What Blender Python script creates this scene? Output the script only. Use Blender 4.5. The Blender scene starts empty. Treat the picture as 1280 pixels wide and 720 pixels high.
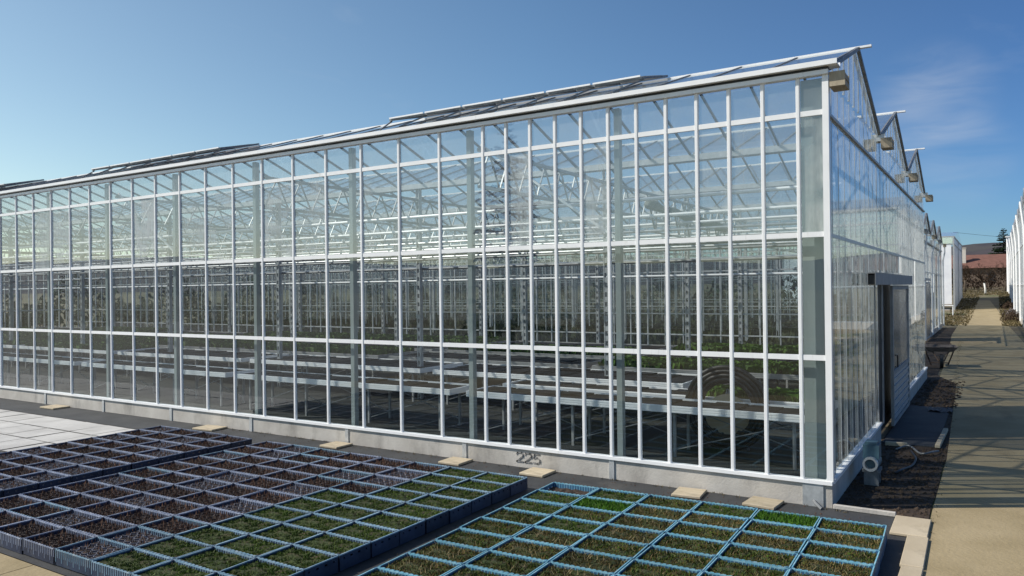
import bpy, math, random
from mathutils import Vector, Matrix, noise
random.seed(7)
C = bpy.context.scene.collection
R = math.radians

# ------------------------------------------------------------------ helpers
class MB:
    """collects shapes, then becomes one mesh object"""
    def __init__(s): s.v = []; s.f = []; s.m = []; s.k = 0
    def mat(s, k): s.k = k; return s
    def add(s, vs, fs):
        o = len(s.v); s.v += [tuple(p) for p in vs]
        s.f += [tuple(i + o for i in q) for q in fs]; s.m += [s.k] * len(fs); return s
    def box(s, x0, x1, y0, y1, z0, z1):
        return s.add([(x0,y0,z0),(x1,y0,z0),(x1,y1,z0),(x0,y1,z0),(x0,y0,z1),(x1,y0,z1),(x1,y1,z1),(x0,y1,z1)],
                     [(0,3,2,1),(4,5,6,7),(0,1,5,4),(1,2,6,5),(2,3,7,6),(3,0,4,7)])
    def beam(s, p, q, w, h=None, up=(0,0,1)):
        h = h or w; p = Vector(p); q = Vector(q); d = (q - p).normalized(); u = Vector(up)
        if abs(d.dot(u)) > .98: u = Vector((0,1,0))
        a = d.cross(u).normalized() * w / 2; b = a.cross(d).normalized() * h / 2
        vs = [e + i * a + j * b for e in (p, q) for i, j in ((-1,-1),(1,-1),(1,1),(-1,1))]
        return s.add(vs, [(0,1,2,3),(7,6,5,4),(0,4,5,1),(1,5,6,2),(2,6,7,3),(3,7,4,0)])
    def tube(s, pts, r, n=10, caps=True, rad=None):
        pts = [Vector(p) for p in pts]; vs = []; fs = []; ref = None
        for i, p in enumerate(pts):
            d = (pts[min(i+1, len(pts)-1)] - pts[max(i-1, 0)]).normalized()
            if ref is None:
                ref = Vector((0,0,1)) if abs(d.z) < .9 else Vector((1,0,0))
            a = d.cross(ref).normalized(); b = a.cross(d).normalized(); ref = b
            rr = rad[i] if rad else r
            for k in range(n):
                t = 2 * math.pi * k / n; vs.append(p + rr * (math.cos(t) * a + math.sin(t) * b))
        for i in range(len(pts) - 1):
            for k in range(n):
                k2 = (k + 1) % n; fs.append((i*n+k, i*n+k2, (i+1)*n+k2, (i+1)*n+k))
        if caps: fs += [tuple(range(n))[::-1], tuple(range((len(pts)-1)*n, len(pts)*n))]
        return s.add(vs, fs)
    def quad(s, a, b, c, d): return s.add([a,b,c,d], [(0,1,2,3)])
    def build(s, name, mats, parent=None, smooth=False, loc=None):
        me = bpy.data.meshes.new(name); me.from_pydata(s.v, [], s.f)
        if not isinstance(mats, (list, tuple)): mats = [mats]
        for m in mats: me.materials.append(m)
        for p, k in zip(me.polygons, s.m):
            p.material_index = k; p.use_smooth = smooth
        me.update()
        o = bpy.data.objects.new(name, me); C.objects.link(o)
        if parent: o.parent = parent
        if loc: o.location = loc
        return o
def tag(o, label=None, cat=None, group=None, kind=None):
    if label: o['label'] = label
    if cat: o['category'] = cat
    if group: o['group'] = group
    if kind: o['kind'] = kind
    return o
def empty(name, loc=(0,0,0), rz=0, label=None, cat=None, group=None):
    o = bpy.data.objects.new(name, None); C.objects.link(o); o.location = loc; o.rotation_euler = (0,0,rz)
    o.empty_display_size = .2
    return tag(o, label, cat, group)
def copy_tree(o, parent=None):
    c = o.copy(); C.objects.link(c)
    if parent: c.parent = parent
    for ch in o.children: copy_tree(ch, c)
    return c

# ------------------------------------------------------------------ materials
def newmat(name):
    m = bpy.data.materials.new(name); m.use_nodes = True
    nt = m.node_tree; nt.nodes.clear(); out = nt.nodes.new('ShaderNodeOutputMaterial')
    return m, nt, out
def N(nt, t, **kw):
    n = nt.nodes.new(t)
    for k, v in kw.items():
        if k in n.inputs: n.inputs[k].default_value = v
        else: setattr(n, k, v)
    return n
def ramp(nt, stops):
    r = nt.nodes.new('ShaderNodeValToRGB'); el = r.color_ramp.elements
    while len(el) < len(stops): el.new(.5)
    for e, (p, c) in zip(el, stops):
        e.position = p; e.color = (*c, 1) if len(c) == 3 else c
    return r
def c3(c, k=1): return tuple(x * k for x in c)
def surf(name, a, b, scale=4, rough=.6, metal=0, bump=0, stretch=(1,1,1), detail=6, extra=None, rnd=0, coord='Object', lo=.35, hi=.65, bscale=None, spec=.5):
    """two-tone noise surface, optional bump, per-object brightness variation, and a layer of stains"""
    m, nt, out = newmat(name); L = nt.links.new
    p = N(nt, 'ShaderNodeBsdfPrincipled', Roughness=rough, Metallic=metal); p.inputs['Specular IOR Level'].default_value = spec
    tc = N(nt, 'ShaderNodeTexCoord'); mp = N(nt, 'ShaderNodeMapping'); mp.inputs['Scale'].default_value = stretch
    L(tc.outputs[coord], mp.inputs[0])
    no = N(nt, 'ShaderNodeTexNoise', Scale=scale, Detail=detail, Roughness=.6); L(mp.outputs[0], no.inputs['Vector'])
    r = ramp(nt, [(lo, a), (hi, b)]); L(no.outputs['Fac'], r.inputs[0]); col = r.outputs[0]
    if extra:
        ec, es, e0, e1, est = extra
        mp2 = N(nt, 'ShaderNodeMapping'); mp2.inputs['Scale'].default_value = est; mp2.inputs['Location'].default_value = (3.1, 7.7, 1.3)
        L(tc.outputs[coord], mp2.inputs[0])
        n2 = N(nt, 'ShaderNodeTexNoise', Scale=es, Detail=8, Roughness=.65); L(mp2.outputs[0], n2.inputs['Vector'])
        r2 = ramp(nt, [(e0, (0,0,0)), (e1, (1,1,1))]); L(n2.outputs['Fac'], r2.inputs[0])
        mx = N(nt, 'ShaderNodeMix', data_type='RGBA'); L(r2.outputs[0], mx.inputs[0]); L(col, mx.inputs[6]); mx.inputs[7].default_value = (*ec, 1)
        col = mx.outputs[2]
    if rnd:
        oi = N(nt, 'ShaderNodeObjectInfo'); mr = N(nt, 'ShaderNodeMapRange'); mr.inputs[3].default_value = 1 - rnd; mr.inputs[4].default_value = 1 + rnd
        L(oi.outputs['Random'], mr.inputs[0])
        hv = N(nt, 'ShaderNodeHueSaturation'); L(mr.outputs[0], hv.inputs['Value']); L(col, hv.inputs['Color']); col = hv.outputs[0]
    L(col, p.inputs['Base Color'])
    if bump:
        nb = N(nt, 'ShaderNodeTexNoise', Scale=bscale or scale * 6, Detail=8); L(mp.outputs[0], nb.inputs['Vector'])
        bp = N(nt, 'ShaderNodeBump', Strength=bump, Distance=.02); L(nb.outputs['Fac'], bp.inputs['Height']); L(bp.outputs[0], p.inputs['Normal'])
    L(p.outputs[0], out.inputs[0])
    return m
def glass(name, tint, dust, base_f=.08, rough=0., streak=0., streak_col=(.75,.8,.78), warp=.0, dirt_scale=3.):
    """thin sheet: Schlick reflection over clear transmission, a film of dust and, where asked, run-down condensation"""
    m, nt, out = newmat(name); L = nt.links.new
    lw = N(nt, 'ShaderNodeLayerWeight', Blend=.5)
    pw = N(nt, 'ShaderNodeMath', operation='POWER'); L(lw.outputs['Facing'], pw.inputs[0]); pw.inputs[1].default_value = 5
    ma = N(nt, 'ShaderNodeMath', operation='MULTIPLY_ADD'); L(pw.outputs[0], ma.inputs[0]); ma.inputs[1].default_value = 1 - base_f; ma.inputs[2].default_value = base_f
    tr = N(nt, 'ShaderNodeBsdfTransparent', Color=(*tint, 1)); gl = N(nt, 'ShaderNodeBsdfGlossy', Roughness=rough, Color=(.95,.97,.97,1))
    tc = N(nt, 'ShaderNodeTexCoord'); oi = N(nt, 'ShaderNodeObjectInfo')
    va = N(nt, 'ShaderNodeVectorMath', operation='ADD'); L(tc.outputs['Object'], va.inputs[0])
    sc = N(nt, 'ShaderNodeVectorMath', operation='SCALE'); sc.inputs[0].default_value = (37., 11., 53.); L(oi.outputs['Random'], sc.inputs['Scale']); L(sc.outputs[0], va.inputs[1])
    if warp:
        nw = N(nt, 'ShaderNodeTexNoise', Scale=1.1, Detail=1); L(va.outputs[0], nw.inputs['Vector'])
        bp = N(nt, 'ShaderNodeBump', Strength=warp, Distance=.05); L(nw.outputs['Fac'], bp.inputs['Height']); L(bp.outputs[0], gl.inputs['Normal'])
    mix = N(nt, 'ShaderNodeMixShader'); L(ma.outputs[0], mix.inputs[0]); L(tr.outputs[0], mix.inputs[1]); L(gl.outputs[0], mix.inputs[2])
    df = N(nt, 'ShaderNodeBsdfDiffuse', Color=(*streak_col, 1)); tl = N(nt, 'ShaderNodeBsdfTranslucent', Color=(*streak_col, 1))
    dm = N(nt, 'ShaderNodeMixShader'); dm.inputs[0].default_value = .5; L(df.outputs[0], dm.inputs[1]); L(tl.outputs[0], dm.inputs[2])
    nd = N(nt, 'ShaderNodeTexNoise', Scale=dirt_scale, Detail=6); L(va.outputs[0], nd.inputs['Vector'])
    f = N(nt, 'ShaderNodeMath', operation='MULTIPLY'); L(nd.outputs['Fac'], f.inputs[0]); f.inputs[1].default_value = dust * 2
    fac = f.outputs[0]
    if streak:
        mp = N(nt, 'ShaderNodeMapping'); mp.inputs['Scale'].default_value = (7., 7., .8); L(va.outputs[0], mp.inputs[0])
        ns = N(nt, 'ShaderNodeTexNoise', Scale=1.7, Detail=7, Roughness=.6, Distortion=.3); L(mp.outputs[0], ns.inputs['Vector'])
        nb = N(nt, 'ShaderNodeTexNoise', Scale=1.5, Detail=3); L(va.outputs[0], nb.inputs['Vector'])
        r1 = ramp(nt, [(.40, (0,0,0)), (.60, (1,1,1))]); L(nb.outputs['Fac'], r1.inputs[0])
        r2 = ramp(nt, [(.3, (.25,.25,.25)), (.75, (1,1,1))]); L(ns.outputs['Fac'], r2.inputs[0])
        mm = N(nt, 'ShaderNodeMath', operation='MULTIPLY'); L(r1.outputs[0], mm.inputs[0]); L(r2.outputs[0], mm.inputs[1])
        rr = N(nt, 'ShaderNodeMapRange'); rr.inputs[1].default_value = .4; rr.inputs[2].default_value = 1; rr.inputs[3].default_value = .0; rr.inputs[4].default_value = streak; L(oi.outputs['Random'], rr.inputs[0])
        m2 = N(nt, 'ShaderNodeMath', operation='MULTIPLY_ADD'); L(mm.outputs[0], m2.inputs[0]); L(rr.outputs[0], m2.inputs[1]); L(fac, m2.inputs[2]); fac = m2.outputs[0]
    mix2 = N(nt, 'ShaderNodeMixShader'); L(fac, mix2.inputs[0]); L(mix.outputs[0], mix2.inputs[1]); L(dm.outputs[0], mix2.inputs[2])
    L(mix2.outputs[0], out.inputs[0])
    return m
M = {}
M['white_alu'] = surf('white_aluminium', (.80,.81,.82), (.86,.865,.87), 3, .38, 0, extra=((.6,.6,.58), 6, .6, .8, (4,4,.6)))
M['alu'] = surf('aluminium', (.5,.52,.53), (.66,.67,.68), 8, .42, .55)
M['galv'] = surf('galvanised_steel', (.36,.38,.39), (.5,.52,.53), 14, .5, .45)
M['galv_dark'] = surf('dull_steel', (.16,.17,.18), (.26,.27,.28), 10, .55, .3)
M['galv_mid'] = surf('matt_grey_steel', (.26,.265,.265), (.34,.345,.345), 5, .6, .1)
M['column'] = surf('grey_column_paint', (.22,.26,.26), (.29,.33,.33), 2, .5, .1, stretch=(1,1,.2))
M['dark_rubber'] = surf('black_rubber', (.012,.012,.013), (.03,.03,.03), 6, .5)
M['black'] = surf('black_plastic', (.015,.015,.017), (.03,.03,.033), 6, .45)
M['concrete'] = surf('precast_concrete', (.40,.375,.34), (.53,.505,.465), 1.8, .85, detail=10, bump=.2, bscale=40, extra=((.25,.235,.215), 1.5, .52, .74, (1.6,1.6,.7)))
M['paint_mark'] = surf('faded_black_paint', (.1,.1,.1), (.3,.29,.28), 22, .8)
M['glass_low'] = glass('clear_wall_glass', (.88,.92,.92), .006, .09, warp=.02)
M['glass_wet'] = glass('wet_wall_glass', (.86,.91,.92), .12, .16, streak=1.2, warp=.02)
M['glass_top'] = glass('top_wall_glass', (.87,.92,.94), .16, .16, warp=.02)
M['glass_roof'] = glass('roof_glass', (.94,.96,.97), .08, .15)
M['glass_vent'] = glass('dusty_shaded_vent_glass', (.5,.5,.52), .2, .12, streak_col=(.34,.32,.31))  # dusty glass, its tint also darkened for the shaded underside
M['glass_vent_dark'] = glass('shaded_vent_sheet', (.25,.24,.27), .12, .12, streak_col=(.3,.28,.3))  # darker copy of the vent glass, underside shade put into the tint
M['glass_part'] = glass('partition_glass', (.88,.92,.92), .015, .1)
M['gable_sheet'] = glass('twin_wall_sheet', (.92,.95,.96), .22, .5, rough=.05, dirt_scale=22.)
M['glass_gable'] = glass('gable_glass', (.93,.96,.96), .07, .40, rough=.003, dirt_scale=22.)
M['glass_door'] = glass('door_sheet', (.4,.42,.42), .5, .2, rough=.12, streak_col=(.42,.42,.43), dirt_scale=22.)
M['film'] = surf('white_film', (.72,.74,.8), (.84,.85,.88), .9, .35, bump=.25, bscale=2)
M['tanbox'] = surf('weathered_board', (.3,.25,.18), (.42,.36,.27), 5, .8, stretch=(6,1,1))
M['board'] = surf('pale_board', (.38,.32,.22), (.48,.41,.30), 4, .8, stretch=(1,5,1), rnd=.15, bump=.15, extra=((.2,.17,.12), 5, .55, .75, (1,1,1)))
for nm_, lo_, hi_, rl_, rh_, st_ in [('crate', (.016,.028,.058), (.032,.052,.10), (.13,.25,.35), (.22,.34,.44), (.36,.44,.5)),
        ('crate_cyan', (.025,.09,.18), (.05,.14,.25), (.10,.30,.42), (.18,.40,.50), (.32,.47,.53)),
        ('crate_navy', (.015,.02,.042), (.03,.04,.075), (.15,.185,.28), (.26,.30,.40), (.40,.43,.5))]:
    M[nm_] = surf(nm_ + '_plastic', lo_, hi_, 5, .5, rnd=.2, extra=(c3(st_, .22), 7, .55, .8, (1,1,1)))  # body colour kept near black for the shade between the ribs
    M[nm_ + '_rim'] = surf(nm_ + '_sunlit_rim', rl_, rh_, 9, .55, rnd=.2, extra=(st_, 12, .5, .7, (1,1,1)))  # same plastic, coloured paler for the sun the rims catch
M['peat'] = surf('peat_soil', (.02,.013,.009), (.055,.035,.024), 22, .95, bump=.8, bscale=60, rnd=.25)
M['moss'] = surf('mossy_soil', (.018,.030,.006), (.045,.064,.013), 26, .95, bump=.8, bscale=90, rnd=.25, extra=((.06,.04,.022), 9, .5, .68, (1,1,1)))
M['peat_dry'] = surf('dry_brown_growth', (.06,.028,.016), (.16,.08,.048), 20, .95, rnd=.3)
M['pot'] = surf('brown_pot_rim', (.035,.026,.024), (.14,.11,.105), 9, .5)
M['pot_grey'] = surf('grey_pot_rim', (.12,.12,.14), (.32,.32,.37), 9, .5)
M['sprout'] = surf('green_sprouts', (.035,.066,.007), (.08,.125,.016), 9, .6, rnd=.22, spec=.2)
M['sprout_bright'] = surf('bright_green_sprouts', (.035,.10,.008), (.07,.16,.016), 9, .6, rnd=.15, spec=.2)
M['sprout_olive'] = surf('olive_sprouts', (.055,.045,.014), (.125,.09,.03), 9, .7, rnd=.25, spec=.2)
M['straw'] = surf('straw_stalks', (.24,.19,.09), (.4,.32,.17), 9, .8)
M['cloth'] = surf('black_ground_cloth', (.022,.024,.027), (.045,.047,.05), 2, .7, bump=.2, bscale=60, extra=((.1,.095,.085), 1.2, .62, .8, (1,1,1)))
M['path'] = surf('tan_concrete', (.265,.208,.112), (.35,.28,.165), 1.1, .9, detail=12, bump=.35, bscale=24, coord='Object', extra=((.2,.155,.085), 1.6, .55, .75, (1,.5,1)))
M['slab'] = surf('pale_paving', (.40,.335,.235), (.48,.41,.30), 1.5, .85, bump=.15, bscale=30, rnd=.08, extra=((.25,.21,.15), 3, .58, .78, (1,1,1)))
M['pave_white'] = surf('white_paving', (.42,.41,.395), (.56,.55,.53), 1.2, .6, bump=.08, bscale=20, extra=((.34,.33,.31), 2.2, .58, .72, (.3,3,1)))
M['joint'] = surf('paving_joint', (.16,.15,.14), (.24,.23,.21), 4, .9)
M['soil'] = surf('damp_soil', (.026,.016,.010), (.06,.04,.025), 2.4, .95, bump=.9, bscale=18, extra=((.09,.075,.055), 3, .6, .78, (1,1,1)))
M['ground'] = surf('rough_ground', (.11,.085,.05), (.2,.16,.1), .5, .95, bump=.4, bscale=9, extra=((.075,.085,.025), .35, .5, .62, (1,1,1)))
M['floor'] = surf('greenhouse_floor', (.012,.014,.013), (.032,.036,.032), .7, .8, bump=.1, extra=((.06,.064,.055), .6, .58, .70, (.4,2,1)))
M['crop'] = surf('dim_crop', (.03,.04,.022), (.07,.08,.045), 3, .8, spec=.1)
M['leaf_bench'] = surf('bench_seedling_green', (.025,.06,.008), (.07,.14,.018), 5, .6, spec=.2)
M['tray'] = surf('black_tray', (.009,.010,.013), (.024,.026,.031), 7, .85, spec=.1, bump=.3, bscale=30)
M['teal'] = surf('teal_paint', (.05,.11,.15), (.09,.17,.21), 7, .45)
M['rust'] = surf('rusty_steel', (.05,.035,.028), (.14,.09,.065), 14, .75)
M['rooftile'] = surf('red_roof_tile', (.13,.06,.045), (.20,.095,.07), 1.5, .85, stretch=(1,3,1))
M['plaster'] = surf('old_plaster', (.5,.46,.4), (.62,.58,.52), 1, .9)
M['house_wall'] = surf('brown_render', (.12,.09,.07), (.17,.13,.10), 1, .9)
M['bark'] = surf('bark', (.05,.038,.028), (.11,.085,.062), 12, .95, stretch=(1,1,.3))
M['lime'] = surf('limewash', (.66,.65,.62), (.78,.77,.74), 9, .9)
M['needle'] = surf('conifer_needles', (.012,.026,.012), (.03,.052,.024), 3, .8, spec=.15)
M['twig'] = surf('winter_twigs', (.03,.021,.016), (.075,.052,.036), 2, .9, spec=.1)
M['grass'] = surf('winter_grass', (.07,.06,.03), (.15,.12,.065), 3, .9, spec=.1)
M['shrub'] = surf('grey_shrub', (.1,.085,.08), (.2,.17,.16), 6, .9)
M['hill'] = surf('wooded_hill', (.03,.026,.032), (.055,.046,.05), .03, .95, detail=10, extra=((.055,.05,.045), .012, .56, .66, (1,1,1)))
M['screen'] = surf('shade_cloth', (.08,.09,.08), (.17,.18,.16), 5, .8, stretch=(4,1,4))

# ------------------------------------------------------------------ camera
cam = bpy.data.cameras.new('camera'); co = bpy.data.objects.new('camera', cam); C.objects.link(co)
F, YAW, PIT, ROL = 958.56, -.5624, .0025, -.0117
fw = Vector((math.sin(YAW)*math.cos(PIT), math.cos(YAW)*math.cos(PIT), math.sin(PIT)))
rt = Vector((math.cos(YAW), -math.sin(YAW), 0)); up = rt.cross(fw)
r2 = math.cos(ROL)*rt + math.sin(ROL)*up; u2 = -math.sin(ROL)*rt + math.cos(ROL)*up
mw = Matrix((r2, u2, -fw)).transposed().to_4x4(); CAM = Vector((1.5747, -9.036, 2.447)); mw.translation = CAM
co.matrix_world = mw
cam.sensor_width = 36; cam.lens = F/1280*36; cam.clip_start = .1; cam.clip_end = 6000
bpy.context.scene.camera = co
def pix(p):
    d = Vector(p) - CAM; z = d.dot(fw)
    return (640 + F*d.dot(r2)/z, 360 - F*d.dot(u2)/z) if z > .1 else None

# ------------------------------------------------------------------ dimensions
P_ = .7801; E_ = .2814                      # large pane pitch, first part pane
HS, H4, H3, H2, HE = .2728, 1.6527, 3.0252, 4.3778, 4.7832
SPAN = 4.62; RISE = .89; SP3 = 3*SPAN
XL = -42.0                                  # far end of the house
BAY = 3*P_
def slope_z(y): return 4.80 + RISE*(1 - abs(((y % SPAN) / SPAN)*2 - 1))

# ------------------------------------------------------------------ greenhouse, front block
gh = empty('greenhouse', (0,0,0), 0, 'large glass greenhouse with white mullions on a concrete base beside the crates', 'greenhouse')
# concrete base
b = MB(); b.box(XL, .03, -.02, .13, -.3, .25); b.box(-.12, .03, .13, 4.25, -.3, .25); b.box(-.12, .03, 8.25, SP3, -.3, .25)
base = b.build('concrete_base', M['concrete'], gh)
b = MB()
for k in range(18):
    x = -.28 - BAY*k if k else -.17
    w = .035 if k else .11
    if k: x = -2.62 - BAY*(k-1)*.994
    b = MB(); b.box(x-w, x+w, -.035, -.022, -.02, .25)
    b.build('joint_plate', M['galv'] if k == 0 else M['alu'], base)
b = MB(); b.tube([(-.16,-.036,.06),(-.13,-.09,.05),(-.06,-.14,.01)], .018, 8); b.build('drain_pipe', M['galv_dark'], base)
# the painted number 225 on the base
def digits(txt, x, z, h, w, th):
    seg = {'2': [(0,.8),(.15,1),(.8,1),(1,.8),(.95,.6),(.1,.05),(0,0),(1,.02)], '5': [(.95,1),(.15,1),(.05,.58),(.6,.62),(1,.42),(.95,.15),(.6,0),(0,.06)]}
    b = MB()
    for i, ch in enumerate(txt):
        pts = [(x + i*w*1.35 + a*w, -.026, z + c*h) for a, c in seg[ch]]
        for p, q in zip(pts, pts[1:]):
            d = (Vector(q)-Vector(p)).normalized()*th*.35
            b.beam(Vector(p)-d, Vector(q)+d, th, .004, up=(0,1,0)) if False else b.beam(Vector(p)-d, Vector(q)+d, .004, th)
    return b
digits('225', -4.06, .075, .125, .10, .020).build('painted_number', M['paint_mark'], base)
# sill
b = MB(); b.box(XL, .035, -.05, .05, .253, HS+.02); b.box(-.05, .045, .05, 4.3, .253, HS+.02); b.box(-.05, .045, 8.25, SP3, .253, HS+.02)
b.build('sill', M['white_alu'], gh)
# mullion positions along the front
xs = [0, -E_] + [-(E_ + i*P_/2) for i in range(1, 12)] + [-(E_ + 5.5*P_ + i*P_) for i in range(1, 21)]
bar_w = .043
levels = [HS+.02, H4, H3, H2, HE]
def pane_mesh(w, h, name):
    return MB().quad((0,0,0),(w,0,0),(w,0,h),(0,0,h))
protos = {}
def wall_bay(x0, x1, prev_root):
    """one bay: its left mullion and the rail pieces of the bay, with four panes"""
    w = x1 - x0
    b = MB()
    b.box(x0-bar_w/2, x0+bar_w/2, -.030, .006, HS+.0205, HE)         # mullion
    b.box(x0-bar_w/2+.008, x0+bar_w/2-.008, -.034, -.0305, HS+.0205, HE)   # cap strip
    for z in (H4, H3, H2):
        b.box(x0+bar_w/2+.001, x1-bar_w/2-.001, -.026, .010, z-.029, z+.029)
    o = b.build('glazing_bay', M['white_alu'], gh)
    for i, mk in enumerate(('glass_low','glass_low','glass_wet','glass_top')):
        z0 = levels[i] + (.027 if i else .0); z1 = levels[i+1] - .027
        key = (round(w,3), i)
        if key not in protos:
            p = pane_mesh(w-.044, z1-z0, 'glass_pane').build('glass_pane', M[mk], o)
            protos[key] = p
        else:
            p = protos[key].copy(); C.objects.link(p); p.parent = o
        p.location = (x0+.022, -.006, z0)
        p.rotation_euler = (random.gauss(0,.0014), 0, random.gauss(0,.0014))
    return o
for i in range(len(xs)-1): wall_bay(xs[i+1], xs[i], None)
# the rest of the long wall, beyond the frame
b = MB(); n = int((xs[-1]-XL)/P_)
for i in range(1, n+1):
    x = xs[-1]-i*P_; b.box(x-.02, x+.02, -.06, .02, HS+.021, HE)
for z in (H4, H3, H2): b.box(XL, xs[-1]-.03, -.045, .019, z-.026, z+.026)
b.build('far_wall_frame', M['white_alu'], gh)
MB().quad((XL,-.01,HS+.03),(xs[-1]-.03,-.01,HS+.03),(xs[-1]-.03,-.01,HE),(XL,-.01,HE)).build('far_wall_glass', M['glass_wet'], gh)
# corner post, eave beam and gutter
b = MB(); b.box(-.022, .045, -.036, -.019, HS+.0205, HE); b.box(.006, .045, -.019, .05, HS+.0205, HE); b.build('corner_post', M['white_alu'], gh)
b = MB(); b.box(XL, .048, -.07, .03, HE+.001, HE+.05); b.build('eave_beam', M['white_alu'], gh)
b = MB()
b.box(XL, .15, -.13, -.115, HE+.082, HE+.138); b.box(XL, .15, -.1145, .10, HE+.082, HE+.095); b.box(XL, .15, .085, .10, HE+.0955, HE+.138)
b.build('gutter', M['white_alu'], gh)
MB().box(XL, .046, -.055, .02, HE+.0505, HE+.0815).build('eave_shade_strip', M['black'], gh)  # black strip stands in for the shade of the recess below the gutter
for g in (1, 2, 3):
    y = g*SPAN; b = MB()
    b.box(XL, .10, y-.11, y-.10, HE-.02, HE+.09); b.box(XL, .10, y-.10, y+.10, HE-.02, HE-.008); b.box(XL, .10, y+.10, y+.11, HE-.02, HE+.09)
    b.build('gutter', M['alu'], gh)
for g in range(4):
    y = g*SPAN + (.12 if g == 0 else 0); b = MB()
    b.box(.052, .215, y-.15, y-.135, HE-.14, HE+.02); b.box(.052, .215, y+.135, y+.15, HE-.14, HE+.02)
    b.box(.205, .215, y-.135, y+.135, HE-.14, HE-.08); b.box(.205, .215, y-.135, y+.135, HE-.062, HE-.005); b.box(.052, .205, y-.135, y+.135, HE-.14, HE-.13)
    b.build('gutter_box', M['tanbox'], gh)
# roof: six slopes of glass, each with its bars; ridges
def roof_slope(ya, za, yb, zb, x0, x1, parent, step=P_):
    b = MB().quad((x0,ya,za),(x1,ya,za),(x1,yb,zb),(x0,yb,zb)).mat(1); n = int((x1-x0)/step)
    for i in range(n+1):
        x = x1-.03 - i*step; b.beam((x,ya,za-.012),(x,yb,zb-.012), .025, .045)
    return b.build('roof_slope', [M['glass_roof'], M['galv_dark']], parent)
for g in range(3):
    y0 = g*SPAN + .08; ym = g*SPAN + SPAN/2; y1 = (g+1)*SPAN - .08
    roof_slope(y0, HE+.14, ym-.03, HE+RISE, XL, .05, gh); roof_slope(y1, HE+.10, ym+.03, HE+RISE, XL, .05, gh)
    b = MB(); b.box(XL, .20, ym-.035, ym+.035, HE+RISE-.005, HE+RISE+.022); b.build('ridge', M['white_alu'], gh)
# roof vents on the front slope, propped open
def vent(x0, x1, dark):
    ym = SPAN/2; zr = HE+RISE+.05; yf = 1.30; zf = HE+RISE-.20
    v = MB(); n = max(2, round((x1-x0)/P_)); w = (x1-x0)/n
    v.beam((x0,yf,zf),(x1,yf,zf), .03, .03); v.beam((x0,ym-.03,zr),(x1,ym-.03,zr), .03, .03)
    for i in range(n+1): v.beam((x0+i*w,yf,zf),(x0+i*w,ym-.03,zr), .03, .028)
    f = v.build('vent_frame', M['galv_dark'], gh)
    for i in range(n):
        a = x0+i*w+.02; c = a+w-.04; dz = .022
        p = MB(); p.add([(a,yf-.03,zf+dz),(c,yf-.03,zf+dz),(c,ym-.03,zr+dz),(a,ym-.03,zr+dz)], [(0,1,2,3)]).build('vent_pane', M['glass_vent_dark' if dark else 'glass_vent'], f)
        MB().box(a, c, yf-.045, yf-.031, zf+dz-.012, zf+dz+.012).build('vent_edge', M['white_alu'], f)
    for i in range(n+1):
        x = x0+i*w; zr1 = HE+.14+(RISE-.14)*.42
        MB().beam((x,yf+.05,zf-.01),(x+.02 if i == 0 else x-.35,1.02,zr1+.015), .022, .022).build('vent_strut', M['galv_dark'], f)
    return f
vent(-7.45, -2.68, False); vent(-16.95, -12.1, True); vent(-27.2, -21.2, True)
# gable wall: bars, rails, sheets, triangles
gy = [0.05] + [.36 + .43*i for i in range(10)]
gy = [y for y in gy if y < 4.28] + [4.28]
gy2 = [8.25 + .40*i for i in range(14)] + [SP3-.03]
def gable_bay(y0, y1, zl, x, parent, nm='gable_bay'):
    b = MB(); b.box(x-.03, x+.007, y0-.008, y0+.008, zl[0], HE)
    for z in zl[1:-1]: b.box(x-.02, x+.006, y0+.0085, y1-.0085, z-.022, z+.022)
    o = b.build(nm, M['alu'], parent)
    for z0, z1 in zip(zl, zl[1:]):
        p = MB().quad((0,0,0),(0,y1-y0-.03,0),(0,y1-y0-.03,z1-z0-.046),(0,0,z1-z0-.046)).build('glass_pane', M['gable_sheet' if z0 > 2.9 else 'glass_gable'], o)
        p.location = (x+.004, y0+.015, z0+.023); p.rotation_euler = (0, random.gauss(0,.0003), random.gauss(0,.0003))
    return o
zl = [HS+.02, H3, H2, HE]
for a, c in zip(gy, gy[1:]): gable_bay(a, c, zl, 0, gh)
zd = [2.66, H3, H2, HE]
gyd = [4.28 + .44*i for i in range(9)] + [8.25]
for a, c in zip(gyd, gyd[1:]): gable_bay(a, c, zd, 0, gh)
for a, c in zip(gy2, gy2[1:]): gable_bay(a, c, zl, 0, gh)
MB().box(.012, .03, .05, SP3, H2-.016, H2+.016).build('gable_rail', M['galv'], gh)
def gable_triangle(g, x, parent, off=0):
    y0 = off+g*SPAN+.11; ym = off+g*SPAN+SPAN/2; y1 = off+(g+1)*SPAN-.11; z0 = HE+.055
    b = MB(); b.add([(x,y0,z0),(x,y1,z0),(x,y1,z0+.06),(x,ym,HE+RISE-.03),(x,y0,z0+.06)], [(0,1,2,3,4)])
    b.mat(1); n = 11
    for i in range(n+1):
        y = y0 + (y1-y0)*i/n; z = HE+.09+(RISE-.12)*(1-abs(y-ym)/(SPAN/2-.11)); b.box(x-.02, x+.006, y-.008, y+.008, z0, z)
    o = b.build('gable_triangle', [M['gable_sheet'], M['alu']], parent)
    b = MB(); b.beam((x+.03,y0,HE+.10),(x+.03,ym,HE+RISE), .05, .04, (1,0,0)); b.beam((x+.03,y1,HE+.10),(x+.03,ym,HE+RISE), .05, .04, (1,0,0))
    b.build('verge_bar', M['galv_dark'], o)
for g in range(3): gable_triangle(g, 0, gh)
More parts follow.
